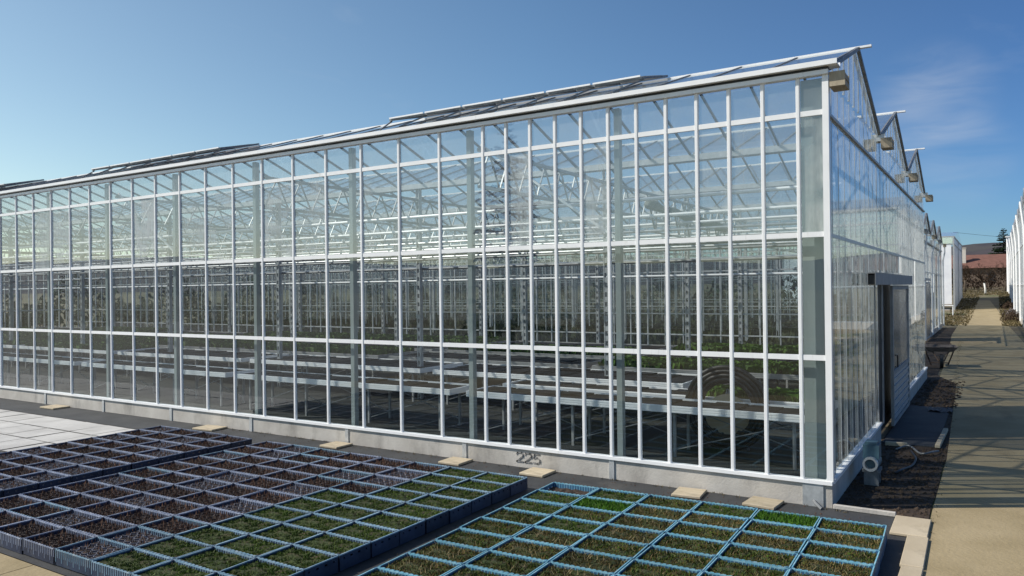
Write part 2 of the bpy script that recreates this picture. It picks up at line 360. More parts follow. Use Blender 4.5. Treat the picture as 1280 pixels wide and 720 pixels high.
# sliding door in the gable
d = MB(); x = .075
for a in (5.45, 8.18): d.box(x-.02, x+.025, a-.045, a+.045, .06, 2.44)
for z in (.09, .95, 2.41): d.box(x-.018, x+.022, 5.495, 8.135, z-.035, z+.035)
door = d.build('sliding_door', M['galv_mid'], gh)
MB().box(x-.004, x+.004, 5.495, 8.135, .985, 2.375).build('door_pane', M['glass_door'], door)
d = MB(); d.box(x-.006, x+.002, 5.495, 8.135, .125, .915)
for i in range(6): d.box(x+.003, x+.022, 5.497, 8.133, .17+i*.125, .22+i*.125)
d.build('kick_panel', M['galv'], door)
MB().tube([(x+.026,5.6,1.25),(x+.07,5.6,1.25),(x+.07,5.6,1.05),(x+.026,5.6,1.05)], .012, 8).build('handle', M['black'], door)
d = MB(); d.box(.05, .16, 2.75, 8.35, 2.62, 2.632); d.box(.15, .16, 2.75, 8.35, 2.46, 2.619); d.box(.05, .06, 2.75, 8.35, 2.46, 2.619)
d.build('door_track', M['galv_mid'], gh)
MB().box(.064, .146, 2.79, 3.05, 2.47, 2.60).build('track_end_dark', M['black'], gh)  # black box added in the track's open end for its dark inside
MB().box(.05, .066, 4.29, 4.40, HS, 2.46).build('door_jamb', M['galv_dark'], gh)
MB().box(-.075,-.06,4.42,6.6,.02,2.6).build('doorway_dark_sheet', M['black'], gh)  # black sheet added to give the dark of the open doorway
# columns
for k in range(18):
    x = -.16 if k == 0 else -2.52-BAY*(k-1)*1.004
    b = MB()
    if k == 0: b.box(-.275, -.03, .10, .19, 0, HE)
    else: b.box(x-.075, x-.0, .10, .19, 0, HE)
    b.build('column', M['column'], gh)
for g in (1, 2, 3):
    for k in range(9):
        x = -.16 - BAY*2*k; y = g*SPAN; b = MB()
        b.box(x-.05, x-.03, y-.05, y+.05, 0, HE-.03); b.box(x+.03, x+.05, y-.05, y+.05, 0, HE-.03)
        for i in range(24): b.box(x-.03, x+.03, y-.045, y-.035, .1+i*.19, .2+i*.19)
        b.build('column', M['galv'], gh)
# lattice trusses across the house and wind braces
def truss(x, y0, y1, z0, z1, parent, mat='galv', n=None):
    b = MB(); b.beam((x,y0,z0),(x,y1,z0), .05, .05); b.beam((x,y0,z1),(x,y1,z1), .05, .05)
    n = n or int((y1-y0)/.55); st = (y1-y0)/n
    for i in range(n):
        a = y0+i*st; b.beam((x,a,z0),(x,a+st/2,z1), .022, .022); b.beam((x,a+st/2,z1),(x,a+st,z0), .022, .022)
    return b.build('roof_truss', M[mat], parent)
for k in range(9): truss(-.16-BAY*2*k, .26, SP3-.12, 3.98, 4.52, gh, 'galv' if k % 2 else 'galv_dark')
for k in range(0, 9, 2):
    x = -2.5-BAY*2*k
    MB().beam((x,.32,3.0),(x-BAY,.32,4.6), .03, .03).build('wind_brace', M['white_alu'], gh)
# pipes and rails running the length of the house
for i, (y, z, r, mk) in enumerate([(1.0,3.45,.025,'white_alu'),(2.3,3.85,.03,'white_alu'),(3.6,3.45,.025,'alu'),(5.2,3.3,.03,'galv_dark'),(6.9,3.85,.03,'white_alu'),(8.1,3.4,.025,'alu'),
        (9.2,2.75,.03,'white_alu'),(10.3,3.85,.03,'white_alu'),(11.5,3.85,.03,'alu'),(13.0,3.3,.025,'white_alu'),(4.7,2.95,.03,'galv_dark'),(2.0,3.02,.02,'galv_dark')]):
    MB().tube([(XL+.2,y,z),(-.15,y,z)], r, 8, True).build('heating_pipe', M[mk], gh)
# bundled shade screen hung under a lattice girder
s = MB(); pts = [(-4.2,5.2+.35*i,4.10+.02*math.sin(i*1.7)-.012*i) for i in range(16)]
s.tube(pts, .1, 10, True, [.09+.02*math.sin(i*2.1) for i in range(16)]); scr = s.build('shade_screen', M['screen'], gh, True)
b = MB()
for i in range(15): b.beam((-4.2,5.3+.34*i,4.05),(-4.2,5.05+.34*i+(.2 if i % 2 else .5),3.6), .025, .025)
b.beam((-4.2,5.0,3.58),(-4.2,10.3,3.5), .03, .03); b.build('screen_girder', M['galv_dark'], scr)
# partition to the rear block and far end wall
def glazed_wall_x(y, x0, x1, parent, step, name='partition_wall', zs=(1.0, 1.65, 2.95, 3.35, 4.4)):
    b = MB(); n = int((x1-x0)/step)
    for i in range(n+1):
        x = x1-i*step; b.box(x-.016, x+.016, y-.03, y+.02, .3, HE-.03)
    for z in zs: b.box(x0, x1, y-.045, y-.031, z-.02, z+.02)
    b.box(x0, x1, y-.05, y+.05, 0, .3)
    o = b.build(name, M['alu'], parent)
    MB().quad((x0,y,.3),(x1,y,.3),(x1,y,HE-.04),(x0,y,HE-.04)).build('partition_glass', M['glass_part'], o)
    return o
glazed_wall_x(SP3+.09, XL, -.2, gh, P_*.75)
b = MB()
for i in range(36): b.box(XL-.04, XL+.04, .1+i*.39-.018, .1+i*.39+.018, 0, HE)
for z in (.3, 1.65, 3.0, 4.4): b.box(XL-.03, XL+.03, 0, SP3, z-.03, z+.03)
ew = b.build('end_wall', M['alu'], gh); MB().quad((XL,0,.3),(XL,SP3,.3),(XL,SP3,HE),(XL,0,HE)).build('end_wall_glass', M['glass_part'], ew)

# ------------------------------------------------------------------ greenhouse, set-back rear block
rb = empty('greenhouse', (-1.05, SP3, 0), 0, 'set-back rear glass greenhouse with zigzag gables behind the front block', 'greenhouse')
def loc(mb, name, mat, parent=rb): 
    return mb.build(name, mat, parent)
NS = 6; YR = NS*SPAN; XR = XL+1.05
loc(MB().box(-.12,.03,.15,13.4,-.3,.25).box(-.12,.03,17.5,YR,-.3,.25), 'concrete_base', M['concrete'])
n = int((YR-.2)/.5)
for i in range(n):
    y = .2+i*.5
    if y < 11: continue
    zl2 = [2.75, H3, H2, HE] if 13.0 < y < 17.3 else [.27, H3, H2, HE]
    gable_bay(y, y+.5, zl2, 0, rb)
b = MB()
for i in range(23): b.box(-.02, .03, .2+i*.5-.012, .2+i*.5+.012, .27, HE)
hf = loc(b, 'gable_frame', M['alu']); MB().quad((0,.2,.27),(0,11.2,.27),(0,11.2,HE),(0,.2,HE)).build('gable_glass', M['glass_gable'], hf)
loc(MB().box(.024,.06,.1,YR,H2-.03,H2+.03), 'gable_rail', M['galv'])
for g in range(NS):
    gable_triangle(g, 0, rb); y = (g+1)*SPAN
    loc(MB().box(XR, .1, y-.11, y+.11, HE-.02, HE+.06), 'gutter', M['alu'])
    b = MB(); b.box(.105,.26,y-.14,y+.14,HE-.16,HE+.03); loc(b, 'gutter_box', M['tanbox'] if g % 2 else M['galv_dark'])
    y0 = g*SPAN+.12; ym = g*SPAN+SPAN/2; y1 = (g+1)*SPAN-.12
    roof_slope(y0, HE+.10, ym, HE+RISE, XR, .1, rb, 1.56); roof_slope(y1, HE+.10, ym, HE+RISE, XR, .1, rb, 1.56)
    b = MB(); b.tube([(.18,y,HE-.16),(.18,y,HE-.5),(.09,y,HE-.9),(.09,y,.1)], .04, 8)
    if g >= 2: loc(b, 'downpipe', M['white_alu'])
    for k in range(0, 8):
        x = -.2-BAY*2*k; loc(MB().box(x-.05,x+.05,y-.05,y+.05,0,HE-.03), 'column', M['galv'])
for k in range(10): truss(-.2-BAY*2*k, .2, YR-.1, 3.98, 4.52, rb, 'galv', 36)
d = MB()
for a in (14.6, 17.3): d.box(.05,.09,a-.05,a+.05,.05,2.6)
for z in (.1, 2.55): d.box(.052,.088,14.65,17.25,z-.04,z+.04)
dd = loc(d, 'sliding_door', M['galv']); MB().box(.066,.074,14.65,17.25,.14,2.51).build('door_pane', M['glass_door'], dd)
loc(MB().box(.04,.10,13.0,17.5,2.64,2.75), 'door_track', M['galv'])
loc(MB().box(.03,.048,13.35,13.5,.0,2.64), 'door_jamb', M['black'])
glazed_wall_x(YR, XR, 0, rb, P_, 'rear_wall')
for g in (2, 4): glazed_wall_x(g*SPAN+.15, XR, -.2, rb, P_, 'partition_wall', (1.65, 3.0, 3.9))
b = MB()
for i in range(36): b.box(XR-.03, XR+.03, i*.77-.018, i*.77+.018, 0, HE)
ew = loc(b, 'end_wall', M['alu']); MB().quad((XR,0,.3),(XR,YR,.3),(XR,YR,HE),(XR,0,HE)).build('end_wall_glass', M['glass_part'], ew)

# ------------------------------------------------------------------ inside: benches, seedlings, hose coil
def bench(w, l, edge=True):
    r = empty('grow_bench'); z = .75
    b = MB(); b.box(0,l,0,.035,z-.10,z); b.box(0,l,w-.035,w,z-.10,z); b.box(0,.035,.036,w-.036,z-.10,z); b.box(l-.035,l,.036,w-.036,z-.10,z)
    for k in range(3): b.box(.0,l,-.006,-.0005,z-.092+k*.034,z-.072+k*.034)
    b.build('bench_edge', M['white_alu' if edge else 'galv_mid'], r)
    b = MB(); b.box(.036,l-.036,.036,w-.036,z-.07,z-.03)
    n = int(l/.5)
    for i in range(n):
        for j in range(max(1, int(w/.4))):
            zz = z-.029+random.uniform(.0,.03); x = .06+i*.5; y = .06+j*.38
            b.box(x, x+.46, y, min(y+.34,w-.05), z-.0295, zz)
    b.build('bench_top', M['tray'], r)
    for i in range(4):
        for y in (.12, w-.12):
            x = .3+i*(l-.6)/3
            MB().box(x-.02,x+.02,y-.02,y+.02,0,z-.101).build('leg', M['galv_mid'], r)
    b = MB()
    for i in range(3):
        x = .3+i*(l-.6)/3; x2 = x+(l-.6)/3; b.beam((x,.12,.1),(x2,.12,.6), .014,.014); b.beam((x,w-.12,.62),(x2,w-.12,.12), .014,.014)
    b.build('cross_brace', M['galv_dark'], r)
    return r
rows = [(1.52,.82),(2.66,.8),(4.05,1.6),(6.3,1.7),(8.6,1.7),(10.9,1.9)]
BL = 5.6
def plant_bed(w, l, h, dens, seed):
    rn = random.Random(seed); b = MB()
    for _ in range(int(w*l*dens)):
        x = rn.uniform(.05,l-.05); y = rn.uniform(.05,w-.05); a = rn.uniform(0,6.28); s = rn.uniform(.03,.07); hh = h*rn.uniform(.4,1.1)
        dx, dy = math.cos(a)*s, math.sin(a)*s
        b.add([(x-dx,y-dy,0),(x+dx,y+dy,.0),(x+dx*1.6+dy*.6,y+dy*1.6-dx*.6,hh),(x-dx*.7+dy*.7,y-dy*.7-dx*.7,hh*.9)], [(0,1,2,3)])
    return b
ordn = ['first','second','third','fourth','fifth','sixth','seventh','eighth','ninth','tenth','eleventh','twelfth']
for ri, (y, w) in enumerate(rows):
    proto = bench(w, BL, ri < 3); bed = None
    for k in range(1 if ri == 1 else 5 if ri < 3 else 7):
        x1 = -.42-k*(BL+.35)-(2.7 if ri == 2 else 0); o = proto if k == 0 else copy_tree(proto)
        o.location = (x1-BL, y, 0)
        tag(o, f'metal-edged grow bench inside greenhouse, {ordn[ri]} row behind glass, {ordn[k]} from the door end', 'bench', 'grow benches in the greenhouse')
        if (ri, k) in ((1,0),(3,0),(3,2),(3,3),(4,1),(4,3),(5,0),(2,4),(3,4),(4,4),(3,5),(4,5),(4,6),(3,6),(2,3),(5,2),(5,3),(5,5)):
            ll = 2.1 if (ri, k) == (1, 0) else BL-.1
            if ll != BL-.1: pb = plant_bed(w-.1, ll, .13, 700, 5).build('bench_seedlings', M['leaf_bench'])
            elif bed is None: bed = pb = plant_bed(w-.1, ll, .14, 260, ri).build('bench_seedlings', M['leaf_bench'])
            else: pb = bed.copy(); C.objects.link(pb)
            pb.location = (x1-ll-.02, y+.05, .735)
            tag(pb, f'low green seedlings covering bench in {ordn[ri]} row behind glass, {ordn[k]} from the door end', 'seedlings', 'seedling beds on the benches', 'stuff')
hc = empty('hose_coil', (-1.88, 2.49, 0), 0, 'big black coiled hose standing upright behind the front bench near the corner', 'hose')
for i in range(8):
    r = .62-.032*i
    MB().tube([(r*math.cos(t*math.pi/20), random.uniform(-.02,.02)+(i%2)*.05-.02, .63+r*math.sin(t*math.pi/20)) for t in range(41)], .03, 8).build('hose_loop', M['dark_rubber'], hc, True)
MB().tube([(0,.0,.50),(0,.035,.50)], .33, 24).build('reel_disc', M['slab'], hc)
b = MB()
for s in (-1, 1): b.beam((s*.3,.07,0),(0,.07,.9), .04,.03); 
b.build('reel_stand', M['galv_dark'], hc)

# ------------------------------------------------------------------ crates outside
def crate_shell(mat):
    w, d, h = .588, .388, .15; b = MB(); t = .008
    def rim(): b.mat(1)
    def side(p, q, n):                                  # a slotted side wall between two corners
        p = Vector(p); q = Vector(q); e = (q-p); L = e.length; e = e/L
        inn = Vector((-e.y, e.x, 0))
        def blk(a, c, z0, z1, tt=t):
            A = p+e*a; B = p+e*c; vs = [A, B, B+inn*tt, A+inn*tt]
            b.add([(v.x,v.y,z) for z in (z0,z1) for v in vs], [(0,3,2,1),(4,5,6,7),(0,1,5,4),(1,2,6,5),(2,3,7,6),(3,0,4,7)])
        b.mat(0); short = L < .5; zs = .095 if short else .135
        blk(0, L, 0, zs)
        st = L/n
        if short:
            blk(0, L, .112, .134)
            for i in range(n+1):
                c = min(max(i*st, .012), L-.012); blk(max(c-.034,0), min(c+.034,L), zs, .112)
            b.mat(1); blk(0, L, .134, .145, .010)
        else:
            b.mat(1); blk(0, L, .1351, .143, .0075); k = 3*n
            for i in range(k):                              # thin ribs standing proud of the wall, inside and out
                a = (i+.3)*L/k
                for o_, th in ((inn*t, .0025), (inn*-.0025, .0025)):
                    A = p+e*a+o_; B = p+e*(a+.007)+o_; q4 = [A, B, B+inn*th, A+inn*th]
                    b.add([(v.x,v.y,z) for z in (.07 if i % 3 else .03, .1345) for v in q4], [(0,3,2,1),(4,5,6,7),(0,1,5,4),(1,2,6,5),(2,3,7,6),(3,0,4,7)])
            for i in range(2*n):
                a = (i+.14)*L/(2*n); blk(a, a+L/(2*n)*.55, .143, .148, .006)
    side((0,0,0),(w,0,0),6); side((w,0,0),(w,d,0),4); side((w,d,0),(0,d,0),6); side((0,d,0),(0,0,0),4)
    b.mat(0)
    for x, y in ((0,0),(w-.03,0),(w-.03,d-.03),(0,d-.03)): b.box(x,x+.02,y,y+.02,.0,h-.003)
    b.box(.009, w-.009, .009, d-.009, .004, .012)
    return b
def soil_bed(seed, z=.09):
    rn = random.Random(seed); b = MB(); nx, ny = 14, 10; w, d = .57, .37
    vs = [(.009+w*i/nx, .009+d*j/ny, z+rn.uniform(-.012,.014)) for j in range(ny+1) for i in range(nx+1)]
    b.add(vs, [(j*(nx+1)+i, j*(nx+1)+i+1, (j+1)*(nx+1)+i+1, (j+1)*(nx+1)+i) for j in range(ny) for i in range(nx)])
    return b
def blades(b, rn, n, h0, h1, wd, z=.114, lean=.5, k=0):
    b.mat(k)
    for _ in range(n):
        x = rn.uniform(.02,.568); y = rn.uniform(.02,.368); a = rn.uniform(0,6.28); h = rn.uniform(h0,h1); la = rn.uniform(0,6.28); l = h*lean*rn.random()
        dx, dy = math.cos(a)*wd, math.sin(a)*wd; ex, ey = math.cos(la)*l, math.sin(la)*l
        tx = min(max(x+ex,.012),.576); ty = min(max(y+ey,.012),.376)
        b.add([(x-dx,y-dy,z),(x+dx,y+dy,z),(tx+dx*.3,ty+dy*.3,z+h),(tx-dx*.3,ty-dy*.3,z+h)], [(0,1,2,3)])
shell_me = {k: None for k in ('crate','crate_cyan','crate_navy')}
soil_me = []; sprout_me = {}
def make_soil(v):
    if v >= 3: v = 3 + v % 3
    while len(soil_me) <= v:
        o = soil_bed(len(soil_me), .118 if len(soil_me) < 3 else .085).build('soil', M['peat'] if len(soil_me) >= 3 else M['moss']); soil_me.append(o.data); bpy.data.objects.remove(o)
    return soil_me[v]
def make_sprout(kind, v):
    if (kind, v) in sprout_me: return sprout_me[(kind, v)]
    rn = random.Random(hash(kind) % 97 + v*13 if False else sum(map(ord, kind))+v*13); b = MB()
    if kind == 'green': blades(b, rn, 2000, .004, .021, .0055, lean=1.2); blades(b, rn, 16, .015, .04, .002, k=1); mats = [M['sprout'], M['straw']]
    elif kind == 'bright': blades(b, rn, 1800, .02, .045, .005); mats = [M['sprout_bright']]
    elif kind == 'mixed':
        blades(b, rn, 1000, .004, .026, .0055, lean=1.2); blades(b, rn, 900, .006, .028, .005, k=1, lean=1.2); blades(b, rn, 40, .015, .045, .0022, lean=1.8, k=2)
        mats = [M['sprout'], M['sprout_olive'], M['straw']]
    elif kind == 'olive':
        blades(b, rn, 450, .004, .02, .0055, lean=1.2); blades(b, rn, 1300, .006, .028, .005, k=1, lean=1.2); blades(b, rn, 110, .015, .05, .0022, lean=2., k=2)
        mats = [M['sprout'], M['sprout_olive'], M['straw']]
    else:                                               # brown: rows of small pots with peat and withered growth
        for i in range(6):
            for j in range(4):
                x = .06+i*.094; y = .055+j*.092; r = .04; n = 8
                z0 = .075; z1 = .112
                ring = lambda rr, z: [(x+rr*math.cos(2*math.pi*t/n), y+rr*math.sin(2*math.pi*t/n), z) for t in range(n)]
                b.mat(2); b.add(ring(r*.8,z0)+ring(r,z1)+ring(r*.88,z1), [(t,(t+1)%n,n+(t+1)%n,n+t) for t in range(n)]+[(n+t,n+(t+1)%n,2*n+(t+1)%n,2*n+t) for t in range(n)])
                b.mat(0); b.add(ring(r*.87,z1-.008)+[(x,y,z1+rn.uniform(-.005,.012))], [(t,(t+1)%n,n) for t in range(n)])
                b.mat(1)
                for _ in range(12 if v != 1 else 5):
                    a = rn.uniform(0,6.28); h = rn.uniform(.01,.05); xx = x+rn.uniform(-.03,.03); yy = y+rn.uniform(-.03,.03); l = rn.uniform(-.02,.02)
                    dx, dy = math.cos(a)*.006, math.sin(a)*.006
                    b.add([(xx-dx,yy-dy,z1-.01),(xx+dx,yy+dy,z1-.01),(xx+l,yy-l,z1+h)], [(0,1,2)])
        mats = [M['peat'], M['peat_dry'], M['pot_grey' if v == 1 else 'pot']]
    o = b.build('seedlings', mats); sprout_me[(kind, v)] = o.data; bpy.data.objects.remove(o)
    return o and sprout_me[(kind, v)]
def put_crate(x, y, rz, mat, kind, label, group, rn):
    for cx, cy in ((0,0),(.59,0),(0,.39),(.59,.39)):
        p = pix((x+cx*math.cos(rz)-cy*math.sin(rz), y+cx*math.sin(rz)+cy*math.cos(rz), .1))
        if p and -15 < p[0] < 1295 and p[1] < 735: break
    else: return
    if shell_me[mat] is None:
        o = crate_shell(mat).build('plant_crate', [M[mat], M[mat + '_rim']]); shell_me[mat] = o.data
    else:
        o = bpy.data.objects.new('plant_crate', shell_me[mat]); C.objects.link(o)
    o.location = (x+rn.uniform(-.004,.004), y+rn.uniform(-.004,.004), .004+rn.uniform(0,.004)); o.rotation_euler = (rn.gauss(0,.004),rn.gauss(0,.003),rz+rn.gauss(0,.009))
    tag(o, label, 'crate', group)
    v = rn.randrange(3)
    s = bpy.data.objects.new('soil', make_soil(v + (3 if kind in ('brown', None) else 0))); C.objects.link(s); s.parent = o
    if kind:
        q = bpy.data.objects.new('seedlings' if kind != 'brown' else 'small_pots', make_sprout(kind, v)); C.objects.link(q); q.parent = o
        if kind != 'brown': q['kind'] = 'stuff'
rn = random.Random(3)
# right-hand block: corner measured from the photo, slightly turned
bx, by, br = .6882, -.9194, .0307
ux = Vector((math.cos(br), math.sin(br))); uy = Vector((-math.sin(br), math.cos(br)))
for r in range(11):
    for c in range(6):
        o = Vector((bx, by)) - ux*.6*(c+1) - uy*.4*(r+1)
        kind = ['mixed','olive'][rn.random() < .5]
        if r == 0: kind = ['mixed','bright','green','mixed','green','green'][c]
        if c >= 4 and r < 4: kind = 'green' if rn.random() < .6 else 'mixed'
        if (r, c) == (1, 4): kind = 'bright'
        if (r, c) == (0, 5): kind = None
        lab = {'mixed':'blue crate of patchy seedlings','olive':'blue crate of yellowing seedlings','bright':'blue crate of bright green seedlings','green':'blue crate of green seedlings',None:'half-empty blue crate of bare soil'}[kind]
        put_crate(o.x, o.y, br, 'crate_cyan', kind, f'{lab}, right-hand block, {ordn[r]} row from wall, {ordn[c]} from path', 'crates in the right-hand block', rn)
for r in range(11):
    for c in range(8):
        x = -3.29-.59*(c+1)+.0; y = -1.0-.398*(r+1)
        green = c < 2 or (c == 2 and r > 3)
        kind = 'green' if green else 'brown'
        lab = 'blue crate of green seedlings' if green else 'blue crate of brown pots'
        put_crate(x, y, 0, 'crate' if green else ('crate_navy' if rn.random() < .75 else 'crate'), kind, f'{lab}, middle block, {ordn[r]} row from wall, {ordn[c]} from right edge', 'crates in the middle block', rn)
for r in range(11):
    for c in range(4):
        x = -8.37-.60*(c+1); y = -.98-.40*(r+1)
        put_crate(x, y, 0, 'crate_navy', 'brown', f'dark blue crate of brown pots, left-hand block, {ordn[r]} row from wall, {ordn[c]} from right edge', 'crates in the left-hand block', rn)

# ------------------------------------------------------------------ ground, path, paving
def zt(x, y):
    return max(0., (y-58)*.039) if y < 140 else 3.2
b = MB(); xsn = [-900,-300,-120,-60,-30,-12,-6,-3,-1,0,1,2,3,5,9,15,30,60,120,300,900]; ysn = [-900,-300,-100,-40,-20,-8,0,10,25,45,58,62,66,72,80,90,100,120,139,150,200,400,950]
b.add([(x,y,zt(x,y)-.012) for y in ysn for x in xsn], [(j*len(xsn)+i, j*len(xsn)+i+1, (j+1)*len(xsn)+i+1, (j+1)*len(xsn)+i) for j in range(len(ysn)-1) for i in range(len(xsn)-1)])
tag(b.build('ground', M['ground']), kind='structure')
L_ = [(-14,1.03),(-3,1.03),(.4,.97),(3.3,.97),(9.1,.83),(12.8,.74),(14.3,.3),(23,.1),(34,-.25),(45,-.35),(58,-.35),(66,-.2),(80,.15),(97,.35)]
Rr = [(-14,4.6),(-3,4.2),(.4,3.6),(3.3,3.4),(9.1,3.2),(12.8,3.1),(23,2.95),(34,2.7),(45,2.45),(58,2.2),(66,2.0),(80,1.7),(97,1.1)]
b = MB()
for (ya, la), (yb, lb), (_, ra), (_, rb_) in zip(L_, L_[1:], Rr, Rr[1:]):
    b.quad((la,ya,zt(0,ya)+.004),(ra,ya,zt(0,ya)+.004),(rb_,yb,zt(0,yb)+.004),(lb,yb,zt(0,yb)+.004))
tag(b.build('path', M['path']), kind='structure')
b = MB(); rn2 = random.Random(4); edge = []
for i in range(60):
    y = .02+i*.7; la = .97 if y < 3.3 else .97-(y-3.3)*.027
    if y > 13.2: la = max(.74-(y-13.2)*.35, .18-(y-14.8)*.017)
    edge.append((y, la+.02+rn2.uniform(-.05,.03)))
for (ya, xa), (yb, xb) in zip(edge, edge[1:]):
    xw = .03 if ya < SP3-.5 else -1.02
    b.quad((xw,ya,-.002),(xa,ya,-.002),(xb,yb,-.002),(xw,yb,-.002))
tag(b.build('soil_strip', M['soil']), kind='structure')
tag(MB().box(.06,.8,4.1,8.4,-.05,.012).build('door_apron', M['cloth']), kind='structure')
tag(MB().box(XL,-.14,.14,SP3,-.1,.0).box(XR-1.05,-1.2,SP3+.001,SP3+YR,-.1,.0).build('greenhouse_floor', M['floor']), kind='structure')
tag(MB().quad((-11.0,-5.46,-.001),(.86,-5.46,-.001),(.86,-.02,-.001),(-11.0,-.02,-.001)).quad((-60,-30,-.001),(-11.02,-30,-.001),(-11.02,-3.1,-.001),(-60,-3.1,-.001)).quad((XL,-.9,-.001),(-11.0,-.9,-.001),(-11.0,-.02,-.001),(XL,-.02,-.001)).build('ground_cloth', M['cloth']), kind='structure')  # wide left stretch is unseen, added to darken reflections in the wall glass
b = MB(); w = .72
tag(MB().quad((-42,-3.1,-.004),(-11.02,-3.1,-.004),(-11.02,-.92,-.004),(-42,-.92,-.004)).build('paving_bed', M['joint']), kind='structure')
for i in range(42):
    for j in range(3):
        x = -11.03-i*w-w; y = -.93-j*w-w; t = rn2.uniform(-.004,.006)
        b.add([(x,y,.008+t),(x+w-.03,y,.008+rn2.uniform(-.003,.004)),(x+w-.03,y+w-.03,.008+rn2.uniform(-.003,.004)),(x,y+w-.03,.008+t)], [(0,1,2,3)])
tag(b.build('paving', M['pave_white']), kind='structure')
b = MB()
for i in range(9):
    for j in range(2):
        b.box(-13.3+i*1.5, -13.3+i*1.5+1.488, -6.98-j*1.5, -5.49-j*1.5, -.05, .012)
tag(b.build('pavement', M['path']), kind='structure')

# loose boards and slabs
def loose(name, x0, x1, y0, y1, z, h, rz, label, cat, group, mat):
    b = MB(); w = (x1-x0)/2; d = (y1-y0)/2; b.box(-w, w, -d, d, 0, h)
    o = b.build(name, mat); o.location = ((x0+x1)/2, (y0+y1)/2, z); o.rotation_euler = (0, 0, rz)
    m = o.modifiers.new('bevel', 'BEVEL'); m.width = .006; m.segments = 1
    return tag(o, label, cat, group)
for x, w, lab in [(-.66,.36,'pale board lying at the wall foot nearest the corner, behind bright green seedlings'),(-1.52,.34,'pale board at the wall foot behind the right-hand block, second from the corner'),
        (-3.6,.36,'pale board at the wall foot below the painted number'),(-4.95,.36,'pale board at the wall foot behind green crates of the middle block'),
        (-7.3,.38,'pale board at the wall foot behind brown pots of the middle block'),(-10.45,.5,'pale board at the wall foot behind the left-hand block'),(-15.75,.55,'pale board at the wall foot beside the white paving')]:
    loose('wooden_board', x-w/2, x+w/2, -.42, -.06, .002, .032, rn.uniform(-.12,.12), lab, 'board', 'boards along the wall foot', M['board'])
loose('paving_slab', .665, .995, -.70, -.06, .002, .03, .01, 'pale slab nearest the soil strip at the right end of the crates', 'slab', 'slabs beside the crates', M['slab'])
loose('paving_slab', .835, 1.02, -1.62, -.72, .002, .03, .02, 'narrow pale slab beside the right crates, second from the soil strip', 'slab', 'slabs beside the crates', M['slab'])
loose('paving_slab', .86, 1.03, -2.6, -1.64, .002, .03, .0, 'narrow pale slab by the right crates at the bottom of the picture', 'slab', 'slabs beside the crates', M['slab'])
loose('edging_board', .04, .66, -.045, .0, .0, .05, .0, 'thin pale edging board from the concrete corner to the slabs', 'board', None, M['concrete'])

# ------------------------------------------------------------------ by the gable: pump, wheelbarrow, hoses, scraps
pu = empty('water_pump', (.26, 1.35, 0), 0, 'teal water pump with open pipe mouth standing on soil at the gable', 'pump')
MB().box(-.11,.11,-.12,.16,.40,.60).box(-.08,.08,-.1,.14,.601,.64).build('pump_housing', M['teal'], pu)
MB().tube([(0,-.10,.33),(0,.2,.33)], .115, 18).build('motor', M['teal'], pu, False)
b = MB(); n = 20
for r0, r1, y in ((.075,.105,-.22),):
    b.add([(r*math.cos(2*math.pi*t/n), yy, .33+r*math.sin(2*math.pi*t/n)) for r, yy in ((r1,-.105),(r1,y),(r0,y),(r0,-.105)) for t in range(n)],
          [(k*n+t, k*n+(t+1)%n, (k+1)*n+(t+1)%n, (k+1)*n+t) for k in range(3) for t in range(n)])
b.build('pipe_mouth', M['alu'], pu)
MB().box(-.1,.1,-.12,-.08,0,.24).box(-.1,.1,.1,.14,0,.24).box(-.12,.12,-.14,.18,.195,.235).build('stand', M['galv_dark'], pu)
pu.scale = (.82,.82,.82)
wb = empty('wheelbarrow', (.15, 17.3, 0), .12, 'old dark wheelbarrow parked on the path edge beside the rear greenhouse', 'wheelbarrow')
b = MB(); b.add([(-.44,-.36,.60),(.44,-.36,.60),(.44,.42,.62),(-.44,.42,.62),(-.33,-.24,.46),(.33,-.24,.46),(.33,.36,.46),(-.33,.36,.46)],
    [(4,7,6,5),(0,4,5,1),(1,5,6,2),(2,6,7,3),(3,7,4,0)]); tr = b.build('tray', M['shrub'], wb)
sm = tr.modifiers.new('solid', 'SOLIDIFY'); sm.thickness = .012
b = MB()
for s_ in (-1, 1): b.tube([(s_*.07,-.45,.2),(s_*.2,-.2,.44),(s_*.3,.36,.44),(s_*.34,.7,.6),(s_*.34,.85,.63)], .018, 8)
b.build('handles', M['rust'], wb)
for s_ in (-1, 1): MB().tube([(s_*.38,.30,.46),(s_*.22,.34,.0)], .02, 8).build('leg', M['rust'], wb)
MB().tube([(-.24,.33,.08),(.24,.33,.08)], .014, 8).build('leg_brace', M['rust'], wb)
w_ = MB(); w_.tube([(-.045,-.45,.2),(.045,-.45,.2)], .2, 22); MBw = w_.build('wheel', M['dark_rubber'], wb)
MB().tube([(-.05,-.45,.2),(.05,-.45,.2)], .09, 14).build('rim', M['rust'], MBw)
h = MB().tube([(.45+.33*math.sin(t*.22)*.5, 2.0+t*.12, .02+.008*math.sin(t)) for t in range(14)], .016, 8); tag(h.build('garden_hose', M['black'], None, True), 'black hose lying curved on the dark soil by the gable', 'hose')
h = MB().tube([(.30+.05*t, 3.6+.22*math.sin(t*.6), .02+.03*math.sin(t*.5)**2) for t in range(12)], .014, 8); tag(h.build('garden_hose', M['galv_dark'], None, True), 'thin grey hose snaking across the soil towards the door', 'hose')
o = loose('plank', .80, .87, 4.0, 5.6, .015, .05, -.02, 'tan plank lying along the path edge beside the door apron', 'plank', None, M['board'])
o = loose('plank', .12, .42, 3.92, 3.99, .002, .06, .05, 'short grey plank lying before the door threshold', 'plank', None, M['slab'])
b = MB(); nx = 10
vs = [(.45+.045*i, 7.7+.09*j+.04*math.sin(i), .016+.05*abs(math.sin(i*1.3+j*2.1))*random.random()) for j in range(6) for i in range(nx)]
